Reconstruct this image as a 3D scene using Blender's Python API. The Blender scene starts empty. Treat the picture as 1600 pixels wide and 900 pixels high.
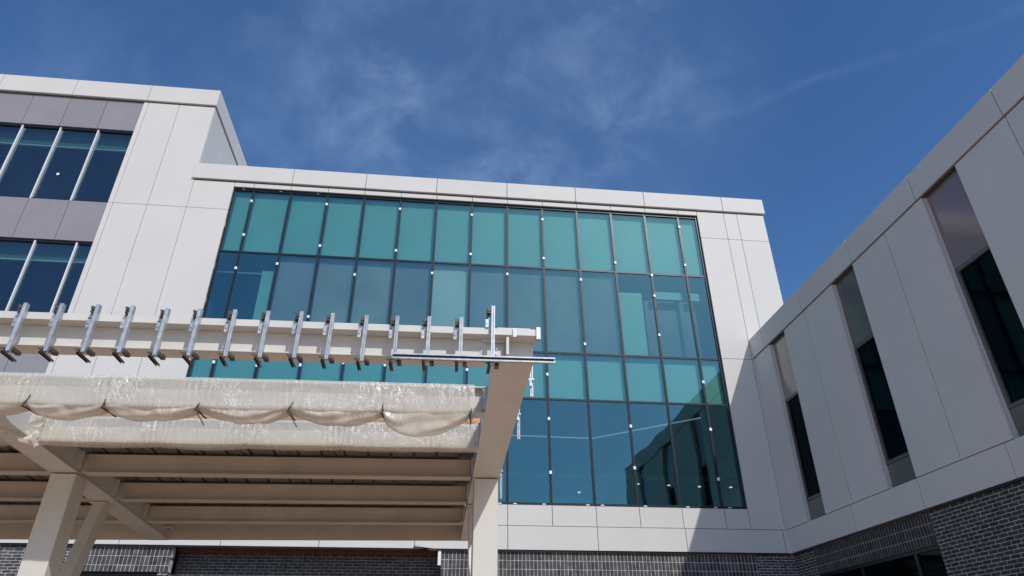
import bpy, bmesh, math, random
from mathutils import Vector, Matrix, noise
random.seed(7)
S = bpy.context.scene
COL = S.collection

# ------------------------------------------------------------------ camera
cam = bpy.data.cameras.new('camera')
cam.sensor_width = 36; cam.lens = 23.684; cam.clip_end = 6000; cam.clip_start = 0.05
co = bpy.data.objects.new('camera', cam); COL.objects.link(co)
R_ = Vector((0.99389, -0.11020, -0.00450)); F_ = Vector((0.0959, 0.8621, 0.4976)).normalized()
CAMPOS = Vector((8.333, -20.096, 1.6))
yaw, pit, rol = 0.1108, 0.5208, -0.0045
F_ = Vector((math.sin(yaw)*math.cos(pit), math.cos(yaw)*math.cos(pit), math.sin(pit)))
r0 = F_.cross(Vector((0, 0, 1))).normalized(); u0 = r0.cross(F_)
R_ = r0*math.cos(rol)+u0*math.sin(rol); U_ = -r0*math.sin(rol)+u0*math.cos(rol)
m = Matrix((R_, U_, -F_)).transposed().to_4x4(); m.translation = CAMPOS
co.matrix_world = m
S.camera = co

# ------------------------------------------------------------------ sun + sky
SUNV = Vector((0.443, -1.0, 0.98)).normalized()
SUN_STRENGTH, SKY_STRENGTH = 2.75, 0.134
sl = bpy.data.lights.new('sun', 'SUN'); sl.energy = SUN_STRENGTH; sl.angle = math.radians(0.53); sl.color = (1.0, 0.955, 0.89)
so = bpy.data.objects.new('sun', sl); COL.objects.link(so); so.location = (20, -40, 40)
so.rotation_euler = (-SUNV).to_track_quat('-Z', 'Y').to_euler()
el = math.asin(SUNV.z); az = math.atan2(SUNV.x, SUNV.y)
W = bpy.data.worlds.new('World'); S.world = W; W.use_nodes = True
nt = W.node_tree; N = nt.nodes; L = nt.links
N.clear()
out = N.new('ShaderNodeOutputWorld'); bg = N.new('ShaderNodeBackground'); bg.inputs[1].default_value = SKY_STRENGTH
sky = N.new('ShaderNodeTexSky'); sky.sky_type = 'NISHITA'; sky.sun_disc = False
sky.sun_elevation = el; sky.sun_rotation = az
sky.air_density = 1.0; sky.dust_density = 0.7; sky.ozone_density = 2.5; sky.altitude = 200
tc = N.new('ShaderNodeTexCoord')
def wnoise(scl, rot, nscale, det, dist, lo, hi):
    mp = N.new('ShaderNodeMapping'); mp.inputs['Scale'].default_value = scl; mp.inputs['Rotation'].default_value = rot; L.new(tc.outputs['Generated'], mp.inputs[0])
    n = N.new('ShaderNodeTexNoise'); n.inputs['Scale'].default_value = nscale; n.inputs['Detail'].default_value = det; n.inputs['Roughness'].default_value = 0.6; n.inputs['Distortion'].default_value = dist
    L.new(mp.outputs[0], n.inputs[0]); mr = N.new('ShaderNodeMapRange'); mr.interpolation_type = 'SMOOTHSTEP'; mr.inputs[1].default_value = lo; mr.inputs[2].default_value = hi
    L.new(n.outputs[0], mr.inputs[0]); return mr.outputs[0]
def wdot(v, lo, hi):
    d = N.new('ShaderNodeVectorMath'); d.operation = 'DOT_PRODUCT'; L.new(tc.outputs['Generated'], d.inputs[0]); d.inputs[1].default_value = v
    mr = N.new('ShaderNodeMapRange'); mr.interpolation_type = 'SMOOTHSTEP'; mr.inputs[1].default_value = lo; mr.inputs[2].default_value = hi; L.new(d.outputs['Value'], mr.inputs[0]); return d.outputs['Value'], mr.outputs[0]
def wm(op, a_, b_):
    q = N.new('ShaderNodeMath'); q.operation = op
    for i, x in enumerate((a_, b_)):
        if isinstance(x, (int, float)): q.inputs[i].default_value = x
        else: L.new(x, q.inputs[i])
    return q.outputs[0]
# banks of thin cirrus: one in the north, one lower in the north-west, a wide veil behind the viewer
m0 = wdot((0.0797, 0.7059, 0.7038), 0.915, 0.995)[1]; m1 = wdot((-0.3211, 0.7021, 0.6356), 0.93, 1.0)[1]; m3 = wdot((0.1, -0.9, 0.45), 0.2, 0.95)[1]
bank = wm('ADD', wm('ADD', m0, wm('MULTIPLY', m1, 0.45)), wm('MULTIPLY', m3, 1.3))
c1 = wnoise((1.0, 1.3, 1.0), (0.3, 0.5, 0.7), 8.0, 11, 0.35, 0.36, 0.72)
c2 = wnoise((1, 1, 1), (0, 0, 0), 3.0, 5, 0.2, 0.32, 0.64)
wisp = wm('MULTIPLY', bank, wm('ADD', wm('MULTIPLY', wm('MULTIPLY', c1, c2), 0.9), 0.20))
# faint old contrail along a great circle
dn, _ = wdot((0.3890, 0.5430, -0.7442), 0, 1); band = N.new('ShaderNodeMapRange'); band.interpolation_type = 'SMOOTHSTEP'; band.inputs[1].default_value = 0.0; band.inputs[2].default_value = 0.010; band.inputs[3].default_value = 1; band.inputs[4].default_value = 0
L.new(wm('ABSOLUTE', wm('ADD', dn, wm('MULTIPLY', wm('SUBTRACT', c1, 0.5), 0.012)), 0), band.inputs[0])
trail = wm('MULTIPLY', wm('MULTIPLY', band.outputs[0], wdot((0.4970, 0.5532, 0.6685), 0.955, 0.99)[1]), wm('ADD', wm('MULTIPLY', c1, 0.045), 0.004))
mu2 = N.new('ShaderNodeMath'); mu2.operation = 'ADD'; mu2.use_clamp = True; L.new(wm('MULTIPLY', wisp, 0.30), mu2.inputs[0]); L.new(trail, mu2.inputs[1])
hs = N.new('ShaderNodeHueSaturation'); hs.inputs['Saturation'].default_value = 1.24; hs.inputs['Hue'].default_value = 0.506; L.new(sky.outputs[0], hs.inputs['Color'])
mx = N.new('ShaderNodeMix'); mx.data_type = 'RGBA'
L.new(mu2.outputs[0], mx.inputs[0]); L.new(hs.outputs[0], mx.inputs[6]); mx.inputs[7].default_value = (2.9, 4.1, 6.2, 1)
L.new(mx.outputs[2], bg.inputs[0]); L.new(bg.outputs[0], out.inputs[0])

vs = S.view_settings; vs.view_transform = 'Standard'; vs.look = 'None'; vs.gamma = 1; vs.use_curve_mapping = False; vs.exposure = 0.0
S.render.engine = 'CYCLES'
S.cycles.max_bounces = 8; S.cycles.transparent_max_bounces = 12

# ------------------------------------------------------------------ materials
def mat(name, col, rough=0.5, metal=0.0, var=0.04, vscale=3.0, bump=0.0, bscale=40.0, coat=0.0, spec=0.5, streak=False):
    m = bpy.data.materials.new(name); m.use_nodes = True
    n = m.node_tree.nodes; l = m.node_tree.links; b = n['Principled BSDF']
    b.inputs['Roughness'].default_value = rough; b.inputs['Metallic'].default_value = metal
    b.inputs['Specular IOR Level'].default_value = spec; b.inputs['Coat Weight'].default_value = coat
    b.inputs['Coat Roughness'].default_value = 0.08
    g = n.new('ShaderNodeNewGeometry')
    mp = n.new('ShaderNodeMapping'); l.new(g.outputs['Position'], mp.inputs[0])
    if streak: mp.inputs['Scale'].default_value = (1, 1, 0.12)
    t = n.new('ShaderNodeTexNoise'); t.inputs['Scale'].default_value = vscale; t.inputs['Detail'].default_value = 6; t.inputs['Roughness'].default_value = 0.6
    l.new(mp.outputs[0], t.inputs[0])
    mr = n.new('ShaderNodeMapRange'); mr.inputs[1].default_value = 0.3; mr.inputs[2].default_value = 0.7
    mr.inputs[3].default_value = 1-var; mr.inputs[4].default_value = 1+var; l.new(t.outputs[0], mr.inputs[0])
    oi = n.new('ShaderNodeObjectInfo')
    mo = n.new('ShaderNodeMapRange'); mo.inputs[3].default_value = 1-var*0.6; mo.inputs[4].default_value = 1+var*0.6; l.new(oi.outputs['Random'], mo.inputs[0])
    mm = n.new('ShaderNodeMath'); mm.operation = 'MULTIPLY'; l.new(mr.outputs[0], mm.inputs[0]); l.new(mo.outputs[0], mm.inputs[1])
    v = n.new('ShaderNodeVectorMath'); v.operation = 'SCALE'; v.inputs[0].default_value = col; l.new(mm.outputs[0], v.inputs['Scale'])
    l.new(v.outputs[0], b.inputs['Base Color'])
    r2 = n.new('ShaderNodeMapRange'); r2.inputs[3].default_value = rough*0.85; r2.inputs[4].default_value = min(1, rough*1.15); l.new(t.outputs[0], r2.inputs[0]); l.new(r2.outputs[0], b.inputs['Roughness'])
    if bump > 0:
        t2 = n.new('ShaderNodeTexNoise'); t2.inputs['Scale'].default_value = bscale; t2.inputs['Detail'].default_value = 4; l.new(g.outputs['Position'], t2.inputs[0])
        bp = n.new('ShaderNodeBump'); bp.inputs['Strength'].default_value = bump; bp.inputs['Distance'].default_value = 0.01
        l.new(t2.outputs[0], bp.inputs['Height']); l.new(bp.outputs[0], b.inputs['Normal'])
    return m

def brick(name, axis, bw, rh, offset, brickc, mortc, mort=0.011, var=0.25):
    m = bpy.data.materials.new(name); m.use_nodes = True
    n = m.node_tree.nodes; l = m.node_tree.links; b = n['Principled BSDF']; b.inputs['Roughness'].default_value = 0.75
    g = n.new('ShaderNodeNewGeometry'); sp = n.new('ShaderNodeSeparateXYZ'); l.new(g.outputs['Position'], sp.inputs[0])
    c = n.new('ShaderNodeCombineXYZ'); l.new(sp.outputs[0 if axis == 'x' else 1], c.inputs[0]); l.new(sp.outputs[2], c.inputs[1])
    mp = n.new('ShaderNodeMapping'); mp.inputs['Location'].default_value = (0.03, -0.026, 0); l.new(c.outputs[0], mp.inputs[0])
    # slight waviness of the joints
    wn = n.new('ShaderNodeTexNoise'); wn.inputs['Scale'].default_value = 9; l.new(mp.outputs[0], wn.inputs[0])
    ws = n.new('ShaderNodeVectorMath'); ws.operation = 'SCALE'; ws.inputs['Scale'].default_value = 0.012; l.new(wn.outputs['Color'], ws.inputs[0])
    wa = n.new('ShaderNodeVectorMath'); wa.operation = 'ADD'; l.new(mp.outputs[0], wa.inputs[0]); l.new(ws.outputs[0], wa.inputs[1])
    br = n.new('ShaderNodeTexBrick'); br.offset = offset; br.offset_frequency = 2; br.squash = 1
    br.inputs['Scale'].default_value = 1; br.inputs['Brick Width'].default_value = bw; br.inputs['Row Height'].default_value = rh
    br.inputs['Mortar Size'].default_value = mort/2; br.inputs['Mortar Smooth'].default_value = 0.3; br.inputs['Bias'].default_value = 0
    br.inputs['Color1'].default_value = tuple(x*(1-var) for x in brickc)+(1,); br.inputs['Color2'].default_value = tuple(x*(1+var) for x in brickc)+(1,)
    br.inputs['Mortar'].default_value = mortc+(1,)
    l.new(wa.outputs[0], br.inputs[0])
    t = n.new('ShaderNodeTexNoise'); t.inputs['Scale'].default_value = 6; t.inputs['Detail'].default_value = 8; l.new(g.outputs['Position'], t.inputs[0])
    mr = n.new('ShaderNodeMapRange'); mr.inputs[1].default_value = .3; mr.inputs[2].default_value = .7; mr.inputs[3].default_value = .62; mr.inputs[4].default_value = 1.35; l.new(t.outputs[0], mr.inputs[0])
    v = n.new('ShaderNodeVectorMath'); v.operation = 'SCALE'; l.new(br.outputs[0], v.inputs[0]); l.new(mr.outputs[0], v.inputs['Scale'])
    l.new(v.outputs[0], b.inputs['Base Color'])
    inv = n.new('ShaderNodeMath'); inv.operation = 'SUBTRACT'; inv.inputs[0].default_value = 1; l.new(br.outputs['Fac'], inv.inputs[1])
    bp = n.new('ShaderNodeBump'); bp.inputs['Strength'].default_value = 0.7; bp.inputs['Distance'].default_value = 0.008; l.new(inv.outputs[0], bp.inputs['Height']); l.new(bp.outputs[0], b.inputs['Normal'])
    return m

def glass(name, tint, refl, fac0, fac90, wav=0.0):
    m = bpy.data.materials.new(name); m.use_nodes = True
    n = m.node_tree.nodes; l = m.node_tree.links; n.remove(n['Principled BSDF'])
    o = n['Material Output']; mx = n.new('ShaderNodeMixShader'); tr = n.new('ShaderNodeBsdfTransparent'); gl = n.new('ShaderNodeBsdfGlossy')
    tr.inputs[0].default_value = tint+(1,); gl.inputs['Color'].default_value = refl+(1,); gl.inputs['Roughness'].default_value = 0.0
    lw = n.new('ShaderNodeLayerWeight'); lw.inputs[0].default_value = 0.35
    mr = n.new('ShaderNodeMapRange'); mr.inputs[3].default_value = fac0; mr.inputs[4].default_value = fac90; l.new(lw.outputs['Fresnel'], mr.inputs[0])
    l.new(mr.outputs[0], mx.inputs[0]); l.new(tr.outputs[0], mx.inputs[1]); l.new(gl.outputs[0], mx.inputs[2])
    # the pane is solid: the coating counts once, where a ray enters it
    gb = n.new('ShaderNodeNewGeometry'); t2_ = n.new('ShaderNodeBsdfTransparent'); mb = n.new('ShaderNodeMixShader')
    l.new(gb.outputs['Backfacing'], mb.inputs[0]); l.new(mx.outputs[0], mb.inputs[1]); l.new(t2_.outputs[0], mb.inputs[2]); l.new(mb.outputs[0], o.inputs[0])
    if wav:
        g = n.new('ShaderNodeNewGeometry'); t = n.new('ShaderNodeTexNoise'); t.inputs['Scale'].default_value = 0.9; t.inputs['Detail'].default_value = 1; l.new(g.outputs['Position'], t.inputs[0])
        oi = n.new('ShaderNodeObjectInfo'); a = n.new('ShaderNodeVectorMath'); a.operation = 'ADD'; l.new(g.outputs['Position'], a.inputs[0])
        l.new(oi.outputs['Random'], a.inputs[1]); l.new(a.outputs[0], t.inputs[0])
        bp = n.new('ShaderNodeBump'); bp.inputs['Strength'].default_value = wav; bp.inputs['Distance'].default_value = 0.02; l.new(t.outputs[0], bp.inputs['Height'])
        l.new(bp.outputs[0], gl.inputs['Normal'])
    return m

M = {}
M['white'] = mat('white_panel', (0.665, 0.65, 0.618), 0.55, 0, 0.028, 0.6, spec=0.2)
M['mauve'] = mat('mauve_panel', (0.36, 0.33, 0.33), 0.30, 0.25, 0.05, 0.8, spec=0.5)
M['tan_reflect'] = mat('tan_reflection_panel', (0.30, 0.265, 0.22), 0.14, 0.1, 0.05, 1.0, coat=0.35)  # lighter tan carries the reflected sunlit front in its colour
M['gap'] = mat('joint_dark', (0.09, 0.09, 0.095), 0.8)
M['frame'] = mat('frame_dark', (0.018, 0.024, 0.032), 0.35, 0.3)
M['wframe'] = mat('window_frame_taupe', (0.16, 0.15, 0.14), 0.4, 0.4)
M['taupe'] = mat('taupe_panel', (0.165, 0.15, 0.13), 0.16, 0.1, 0.05, 1.0, coat=0.3)
M['mauve_dark'] = mat('dark_mauve_panel', (0.26, 0.20, 0.205), 0.14, 0.1, 0.05, 1.0, coat=0.35)
M['alu'] = mat('aluminium_cap', (0.78, 0.80, 0.82), 0.45, 0.1)
M['teal'] = mat('spandrel_teal', (0.145, 0.365, 0.30), 0.55, 0, 0.07, 0.5)
M['greyboard'] = mat('interior_board', (0.185, 0.20, 0.18), 0.7, 0, 0.34, 0.45)
M['board_pale'] = mat('pale_board', (0.42, 0.50, 0.45), 0.7, 0, 0.12, 0.4)
M['board_dark'] = mat('dark_board', (0.155, 0.17, 0.18), 0.7, 0, 0.28, 0.4)
M['bulk'] = mat('bulkhead_paint', (0.17, 0.27, 0.28), 0.7)
M['interior'] = mat('interior_wall', (0.07, 0.075, 0.08), 0.9, 0, 0.1)
M['ceiling'] = mat('ceiling_tile', (0.13, 0.14, 0.15), 0.9)
M['lightstrip'] = mat('light_trim', (0.9, 0.92, 0.9), 0.4)
M['clip'] = mat('white_clip', (0.95, 0.97, 1.0), 0.4)
M['glass'] = glass('curtain_glass', (0.75, 0.92, 0.90), (0.27, 0.64, 0.70), 0.26, 1.0, 0.30)
M['lglass'] = glass('strip_glass', (0.46, 0.64, 0.64), (0.36, 0.5, 0.60), 0.20, 0.9, 0.02)
M['wglass'] = glass('wing_glass', (0.12, 0.16, 0.17), (0.30, 0.42, 0.45), 0.03, 0.30, 0.0)
BK = (0.065, 0.065, 0.068); MO = (0.62, 0.61, 0.59)
M['soldx'] = brick('soldier_brick_front', 'x', 0.1085, 0.229, 0.0, BK, MO, 0.013, 0.42)
M['runx'] = brick('running_brick_front', 'x', 0.245, 0.0765, 0.5, BK, MO, 0.013, 0.42)
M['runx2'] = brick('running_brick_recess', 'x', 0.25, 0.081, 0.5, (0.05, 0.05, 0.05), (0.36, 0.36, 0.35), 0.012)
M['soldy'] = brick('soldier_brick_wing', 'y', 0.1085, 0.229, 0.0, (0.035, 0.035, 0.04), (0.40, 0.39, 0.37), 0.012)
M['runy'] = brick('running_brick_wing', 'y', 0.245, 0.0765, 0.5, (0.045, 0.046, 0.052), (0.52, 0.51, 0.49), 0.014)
M['cream'] = mat('primed_steel', (0.66, 0.65, 0.60), 0.45, 0, 0.05, 2.5, 0.05, 30, streak=True)
M['cream2'] = mat('primed_steel_joist', (0.62, 0.56, 0.46), 0.5, 0, 0.08, 1.6, 0.05, 30)
M['galv'] = mat('galvanised_steel', (0.50, 0.53, 0.56), 0.42, 0.5, 0.20, 18)
M['clamp'] = mat('clamp_steel', (0.11, 0.10, 0.085), 0.5, 0.5, 0.25, 30)
M['rust'] = mat('red_primer_steel', (0.20, 0.055, 0.035), 0.6, 0, 0.25, 4)
M['wood'] = mat('plywood_board', (0.66, 0.33, 0.18), 0.7, 0, 0.25, 3)
M['darksteel'] = mat('roof_deck_metal', (0.22, 0.21, 0.19), 0.55, 0.3, 0.2, 3)
M['strap'] = mat('dark_strap', (0.07, 0.055, 0.04), 0.6)
M['ground'] = mat('dusty_ground', (0.50, 0.345, 0.25), 0.95, 0, 0.18, 0.35, 0.4, 12)
M['roof'] = mat('roof_membrane', (0.4, 0.4, 0.4), 0.9)

def lampmat(name, col, st):
    m = mat(name, col, 0.4); b = m.node_tree.nodes['Principled BSDF']; b.inputs['Emission Color'].default_value = col+(1,); b.inputs['Emission Strength'].default_value = st; return m
M['lamp'] = lampmat('lit_lamp', (0.9, 0.95, 0.9), 0.9)
M['lampline'] = lampmat('lit_line', (0.6, 0.72, 0.76), 0.22)
def plastic(name, base_a, ridge_a):
    m = bpy.data.materials.new(name); m.use_nodes = True
    n = m.node_tree.nodes; l = m.node_tree.links; b = n['Principled BSDF']
    b.inputs['Base Color'].default_value = (0.90, 0.86, 0.765, 1); b.inputs['Roughness'].default_value = 0.22
    b.inputs['Specular IOR Level'].default_value = 0.75
    g = n.new('ShaderNodeNewGeometry')
    def nz(scale, rot, sc, det, dist):
        mp = n.new('ShaderNodeMapping'); mp.inputs['Scale'].default_value = scale; mp.inputs['Rotation'].default_value = rot; l.new(g.outputs['Position'], mp.inputs[0])
        t = n.new('ShaderNodeTexNoise'); t.inputs['Scale'].default_value = sc; t.inputs['Detail'].default_value = det; t.inputs['Roughness'].default_value = 0.55; t.inputs['Distortion'].default_value = dist
        l.new(mp.outputs[0], t.inputs[0]); return t.outputs[0]
    def ma(op, a_, b_=None):
        q = n.new('ShaderNodeMath'); q.operation = op
        for i, x in enumerate((a_, b_)):
            if x is None: continue
            if isinstance(x, (int, float)): q.inputs[i].default_value = x
            else: l.new(x, q.inputs[i])
        return q.outputs[0]
    def ridge(f, w):
        r = ma('ABSOLUTE', ma('SUBTRACT', f, 0.5)); q = n.new('ShaderNodeMapRange'); q.interpolation_type = 'SMOOTHSTEP'
        q.inputs[1].default_value = 0; q.inputs[2].default_value = w; q.inputs[3].default_value = 1; q.inputs[4].default_value = 0; l.new(r, q.inputs[0]); return q.outputs[0]
    A = nz((1.0, 0.5, 0.5), (0, 0.7, 0.2), 6.5, 3.0, 1.4); B = nz((1.0, 0.5, 0.30), (0, -0.4, 0.2), 14, 2.5, 1.0); C_ = nz((1, 1, 1), (0, 0, 0), 1.6, 3, 0)
    msk = n.new('ShaderNodeMapRange'); msk.inputs[1].default_value = 0.47; msk.inputs[2].default_value = 0.57; l.new(C_, msk.inputs[0])
    rd = ma('MAXIMUM', ridge(A, 0.022), ma('MULTIPLY', ridge(B, 0.030), 0.9)); rdm = ma('MULTIPLY', rd, ma('ADD', ma('MULTIPLY', msk.outputs[0], 0.85), 0.10))
    h = ma('ADD', ma('MULTIPLY', A, 0.9), ma('ADD', ma('MULTIPLY', B, 0.4), ma('MULTIPLY', rdm, 0.12)))
    bp = n.new('ShaderNodeBump'); bp.inputs['Strength'].default_value = 0.50; bp.inputs['Distance'].default_value = 0.035; l.new(h, bp.inputs['Height']); l.new(bp.outputs[0], b.inputs['Normal'])
    al = n.new('ShaderNodeMapRange'); al.inputs[3].default_value = base_a; al.inputs[4].default_value = ridge_a; l.new(rdm, al.inputs[0])
    mx = n.new('ShaderNodeMixShader'); tr = n.new('ShaderNodeBsdfTransparent'); tr.inputs[0].default_value = (.93, .93, .91, 1)
    tl = n.new('ShaderNodeBsdfTranslucent'); tl.inputs[0].default_value = (.74, .72, .66, 1)
    m2 = n.new('ShaderNodeMixShader'); m2.inputs[0].default_value = 0.14; l.new(b.outputs[0], m2.inputs[1]); l.new(tl.outputs[0], m2.inputs[2])
    l.new(al.outputs[0], mx.inputs[0]); l.new(tr.outputs[0], mx.inputs[1]); l.new(m2.outputs[0], mx.inputs[2]); l.new(mx.outputs[0], n['Material Output'].inputs[0])
    return m
M['film'] = plastic('plastic_film', 0.48, 1.0)
M['film_loose'] = plastic('plastic_film_loose', 0.62, 0.95)
M['film_thin'] = plastic('plastic_film_thin', 0.16, 0.85)

# ------------------------------------------------------------------ helpers
class MB:
    def __init__(s, tf=None): s.bm = bmesh.new(); s.tf = tf
    def v(s, p): return s.bm.verts.new(s.tf(p) if s.tf else p)
    def hexa(s, P):
        V = [s.v(p) for p in P]
        for f in ((0, 3, 2, 1), (4, 5, 6, 7), (0, 1, 5, 4), (1, 2, 6, 5), (2, 3, 7, 6), (3, 0, 4, 7)): s.bm.faces.new([V[i] for i in f])
        return s
    def box(s, x0, x1, y0, y1, z0, z1):
        return s.hexa([(x0, y0, z0), (x1, y0, z0), (x1, y1, z0), (x0, y1, z0), (x0, y0, z1), (x1, y0, z1), (x1, y1, z1), (x0, y1, z1)])
    def slab(s, x0, x1, y0, y1, f0, f1):      # box whose bottom / top heights depend on y
        return s.hexa([(x0, y0, f0(y0)), (x1, y0, f0(y0)), (x1, y1, f0(y1)), (x0, y1, f0(y1)), (x0, y0, f1(y0)), (x1, y0, f1(y0)), (x1, y1, f1(y1)), (x0, y1, f1(y1))])
    def extr(s, pts, axis, a, b):             # closed 2D outline extruded along axis
        def P(p, t): return {'x': (t, p[0], p[1]), 'y': (p[0], t, p[1]), 'z': (p[0], p[1], t)}[axis]
        A = [s.v(P(p, a)) for p in pts]; B = [s.v(P(p, b)) for p in pts]; n = len(pts)
        s.bm.faces.new(A); s.bm.faces.new(B[::-1])
        for i in range(n): s.bm.faces.new((A[i], B[i], B[(i+1) % n], A[(i+1) % n]))
        return s
    def cyl(s, c, d, r, ln, n=10):
        d = Vector(d).normalized(); q = d.to_track_quat('Z', 'Y'); c = Vector(c)
        A = []; B = []
        for i in range(n):
            o = q @ Vector((r*math.cos(6.2832*i/n), r*math.sin(6.2832*i/n), 0)); A.append(s.v(tuple(c+o))); B.append(s.v(tuple(c+o+d*ln)))
        s.bm.faces.new(A[::-1]); s.bm.faces.new(B)
        for i in range(n): s.bm.faces.new((A[i], A[(i+1) % n], B[(i+1) % n], B[i]))
        return s
    def build(s, name, mt, parent=None, bevel=0, smooth=False):
        bmesh.ops.recalc_face_normals(s.bm, faces=s.bm.faces)
        if bevel: bmesh.ops.bevel(s.bm, geom=s.bm.edges[:], offset=bevel, segments=1, affect='EDGES')
        me = bpy.data.meshes.new(name)
        if smooth:
            for f in s.bm.faces: f.smooth = True
        s.bm.to_mesh(me); s.bm.free(); me.materials.append(mt)
        o = bpy.data.objects.new(name, me); COL.objects.link(o)
        if parent:
            o.parent = parent; pm = parent_world(parent); o.matrix_parent_inverse = pm.inverted()
        return o
def parent_world(p):
    mm = Matrix.Translation(p.location)
    return (parent_world(p.parent) @ p.matrix_parent_inverse @ mm) if p.parent else mm
def empty(name, loc, label, cat, group=None):
    o = bpy.data.objects.new(name, None); COL.objects.link(o); o.location = loc; o['label'] = label; o['category'] = cat
    if group: o['group'] = group
    return o
def box(name, mt, parent, *b, bevel=0): return MB().box(*b).build(name, mt, parent, bevel)

# ------------------------------------------------------------------ ground
g = MB(); g.bm.faces.new([g.bm.verts.new(p) for p in ((-900, -900, 0), (900, -900, 0), (900, 900, 0), (-900, 900, 0))])
go = g.build('ground', M['ground']); go['kind'] = 'structure'

# ------------------------------------------------------------------ building
BL = empty('office_building', (9, 5, 0), 'large white panelled building with teal glass wall, dark brick base and side wing', 'building')
MM = 1.3
ZT, Z1, Z2, Z3, Z4 = 16.70, 14.05, 10.80, 9.18, 5.90     # glass head, transoms, sill
XL, XR = 0.62, 17.64                                      # curtain wall edges
PF = -0.15                                                # face of the wall panels
J = 0.009                                                 # half joint
def fpanel(x0, x1, z0, z1, mt='white', yf=PF, th=0.06, nm='wall_panel', lab=None):
    o = box(nm, M[mt], BL, x0+J, x1-J, yf, yf+th, z0+J, z1-J)
    if lab: o['label'] = lab
    return o
# structure behind the panels (dark membrane), hollow so that the windows look into rooms
bk = MB()
bk.box(-3.36, -0.853, PF+0.062, 0.25, 4.66, 20.38)
bk.box(-0.853, XL-0.03, PF+0.062, 0.25, 4.66, 17.4)
bk.box(XL-0.03, XR+0.03, PF+0.062, 0.25, ZT+0.03, 17.4)
bk.box(XR+0.03, 20.28, PF+0.062, 0.25, 4.66, 17.4)
bk.box(XL-0.03, XR+0.03, PF+0.062, 0.25, 4.66, Z4-0.05)
bk.box(-3.36, -0.82, 0.25, 0.5, 4.66, 20.6)
bk.box(-16, -3.36, PF+0.072, 0.25, 4.66, 5.85)
bk.box(-16, -3.36, -0.05, 0.25, 9.2, 10.8)
bk.box(-16, -3.36, -0.05, 0.25, 14.1, 15.7)
bk.box(-16, -3.36, -0.05, 0.25, 18.97, 20.6)
bk.build('wall_core', M['gap'], BL)
# white panels left of the glass
zs = [5.29, 10.80, 15.69, 16.88]
xs = [-3.38, -3.20, -2.08, -0.78, XL]
for i in range(4):
    for j in range(2):
        fpanel(xs[i], xs[i+1], zs[j], zs[j+1])
for i in range(3):
    fpanel(xs[i], xs[i+1], 15.69, 20.38)
fpanel(-0.78, XL, 15.69, 16.88)
# white panels right of the glass
xr = [XR, 18.70, 19.22, 20.30]
for i in range(3):
    for j in range(3): fpanel(xr[i], xr[i+1], zs[j], zs[j+1])
# head strip over the glass + sill strips + base band
hx = [XL] + [MM*k for k in range(1, 14)] + [XR]
for i in range(len(hx)-1):
    if i % 2 == 0 or i > 12: pass
    fpanel(hx[i], hx[i+1], ZT, 16.88, nm='head_panel')
    fpanel(hx[i], hx[i+1], 5.29, Z4-0.02, nm='sill_panel')
bx = [-16, -13.0, -10.4, -7.8, -5.2, -3.38, 0.0, 2.6, 5.2, 7.8, 10.4, 13.0, 15.62, 18.60]
for i in range(len(bx)-1):
    fpanel(bx[i], bx[i+1], 4.635, 5.29, nm='base_panel', yf=PF-0.012, th=0.07)
fpanel(18.60, 20.3, 4.635, 5.29, nm='base_panel', yf=PF-0.012, th=0.07)
# centre parapet
px = [-0.86, 2.6, 5.2, 7.77, 10.37, 12.96, 15.6, 18.68, 20.36]
for i in range(len(px)-1):
    box('parapet_panel', M['white'], BL, px[i]+(J if i else 0), px[i+1]-J, -0.225, 0.02, 16.94, 17.60, bevel=0.006)
box('parapet_gap_shade', M['gap'], BL, -0.78, 20.28, -0.14, 0.1, 16.885, 16.935)  # dark strip painted in for the shadow gap under the parapet
box('parapet_panel', M['white'], BL, 20.06, 20.355, 0.03, 13.9, 16.96, 17.60)
box('wall_panel', M['white'], BL, 20.24, 20.30, -0.08, 14, 4.64, 16.88)
# upper left block parapet, its side return and side panels
pl = [-16, -13.7, -11.0, -8.55, -5.94, -3.26, -0.74]
for i in range(6):
    box('parapet_panel', M['white'], BL, pl[i]+J, pl[i+1]-(J if i < 5 else 0), -0.225, 0.02, 20.43, 21.20, bevel=0.006)
for k in range(5):
    box('parapet_panel', M['white'], BL, -1.0, -0.74, 0.03+k*2.6, 0.02+(k+1)*2.6-0.01, 20.43, 21.20)
    box('wall_panel', M['white'], BL, -0.85, -0.785, (PF+0.062 if k == 0 else k*1.3)+J, (k+1)*1.3-J, 17.0, 20.37)
for k in range(5, 10):
    box('wall_panel', M['white'], BL, -0.85, -0.785, k*1.3+J, (k+1)*1.3-J, 17.0, 20.37)
box('parapet_gap_shade', M['gap'], BL, -16, -0.80, -0.14, 0.1, 20.385, 20.425)
box('parapet_gap_shade', M['gap'], BL, -0.99, -0.79, 0.11, 13, 20.385, 20.425)
box('side_core', M['gap'], BL, -1.3, -0.852, 0.26, 13.0, 4.7, 20.38)
box('roof', M['roof'], BL, -0.8, 20.0, 0.3, 13.9, 17.0, 17.1)
box('roof', M['roof'], BL, -16, -1.1, 0.3, 13, 20.6, 20.7)
box('rear_wall', M['interior'], BL, -16, 20.23, 14.0, 14.2, 0, 17.0)
box('rear_wall', M['interior'], BL, -16, -1.31, 13.02, 13.2, 17.01, 20.6)
box('rear_wall', M['interior'], BL, -16.2, -16.01, 0, 14, 0, 20.6)

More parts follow.
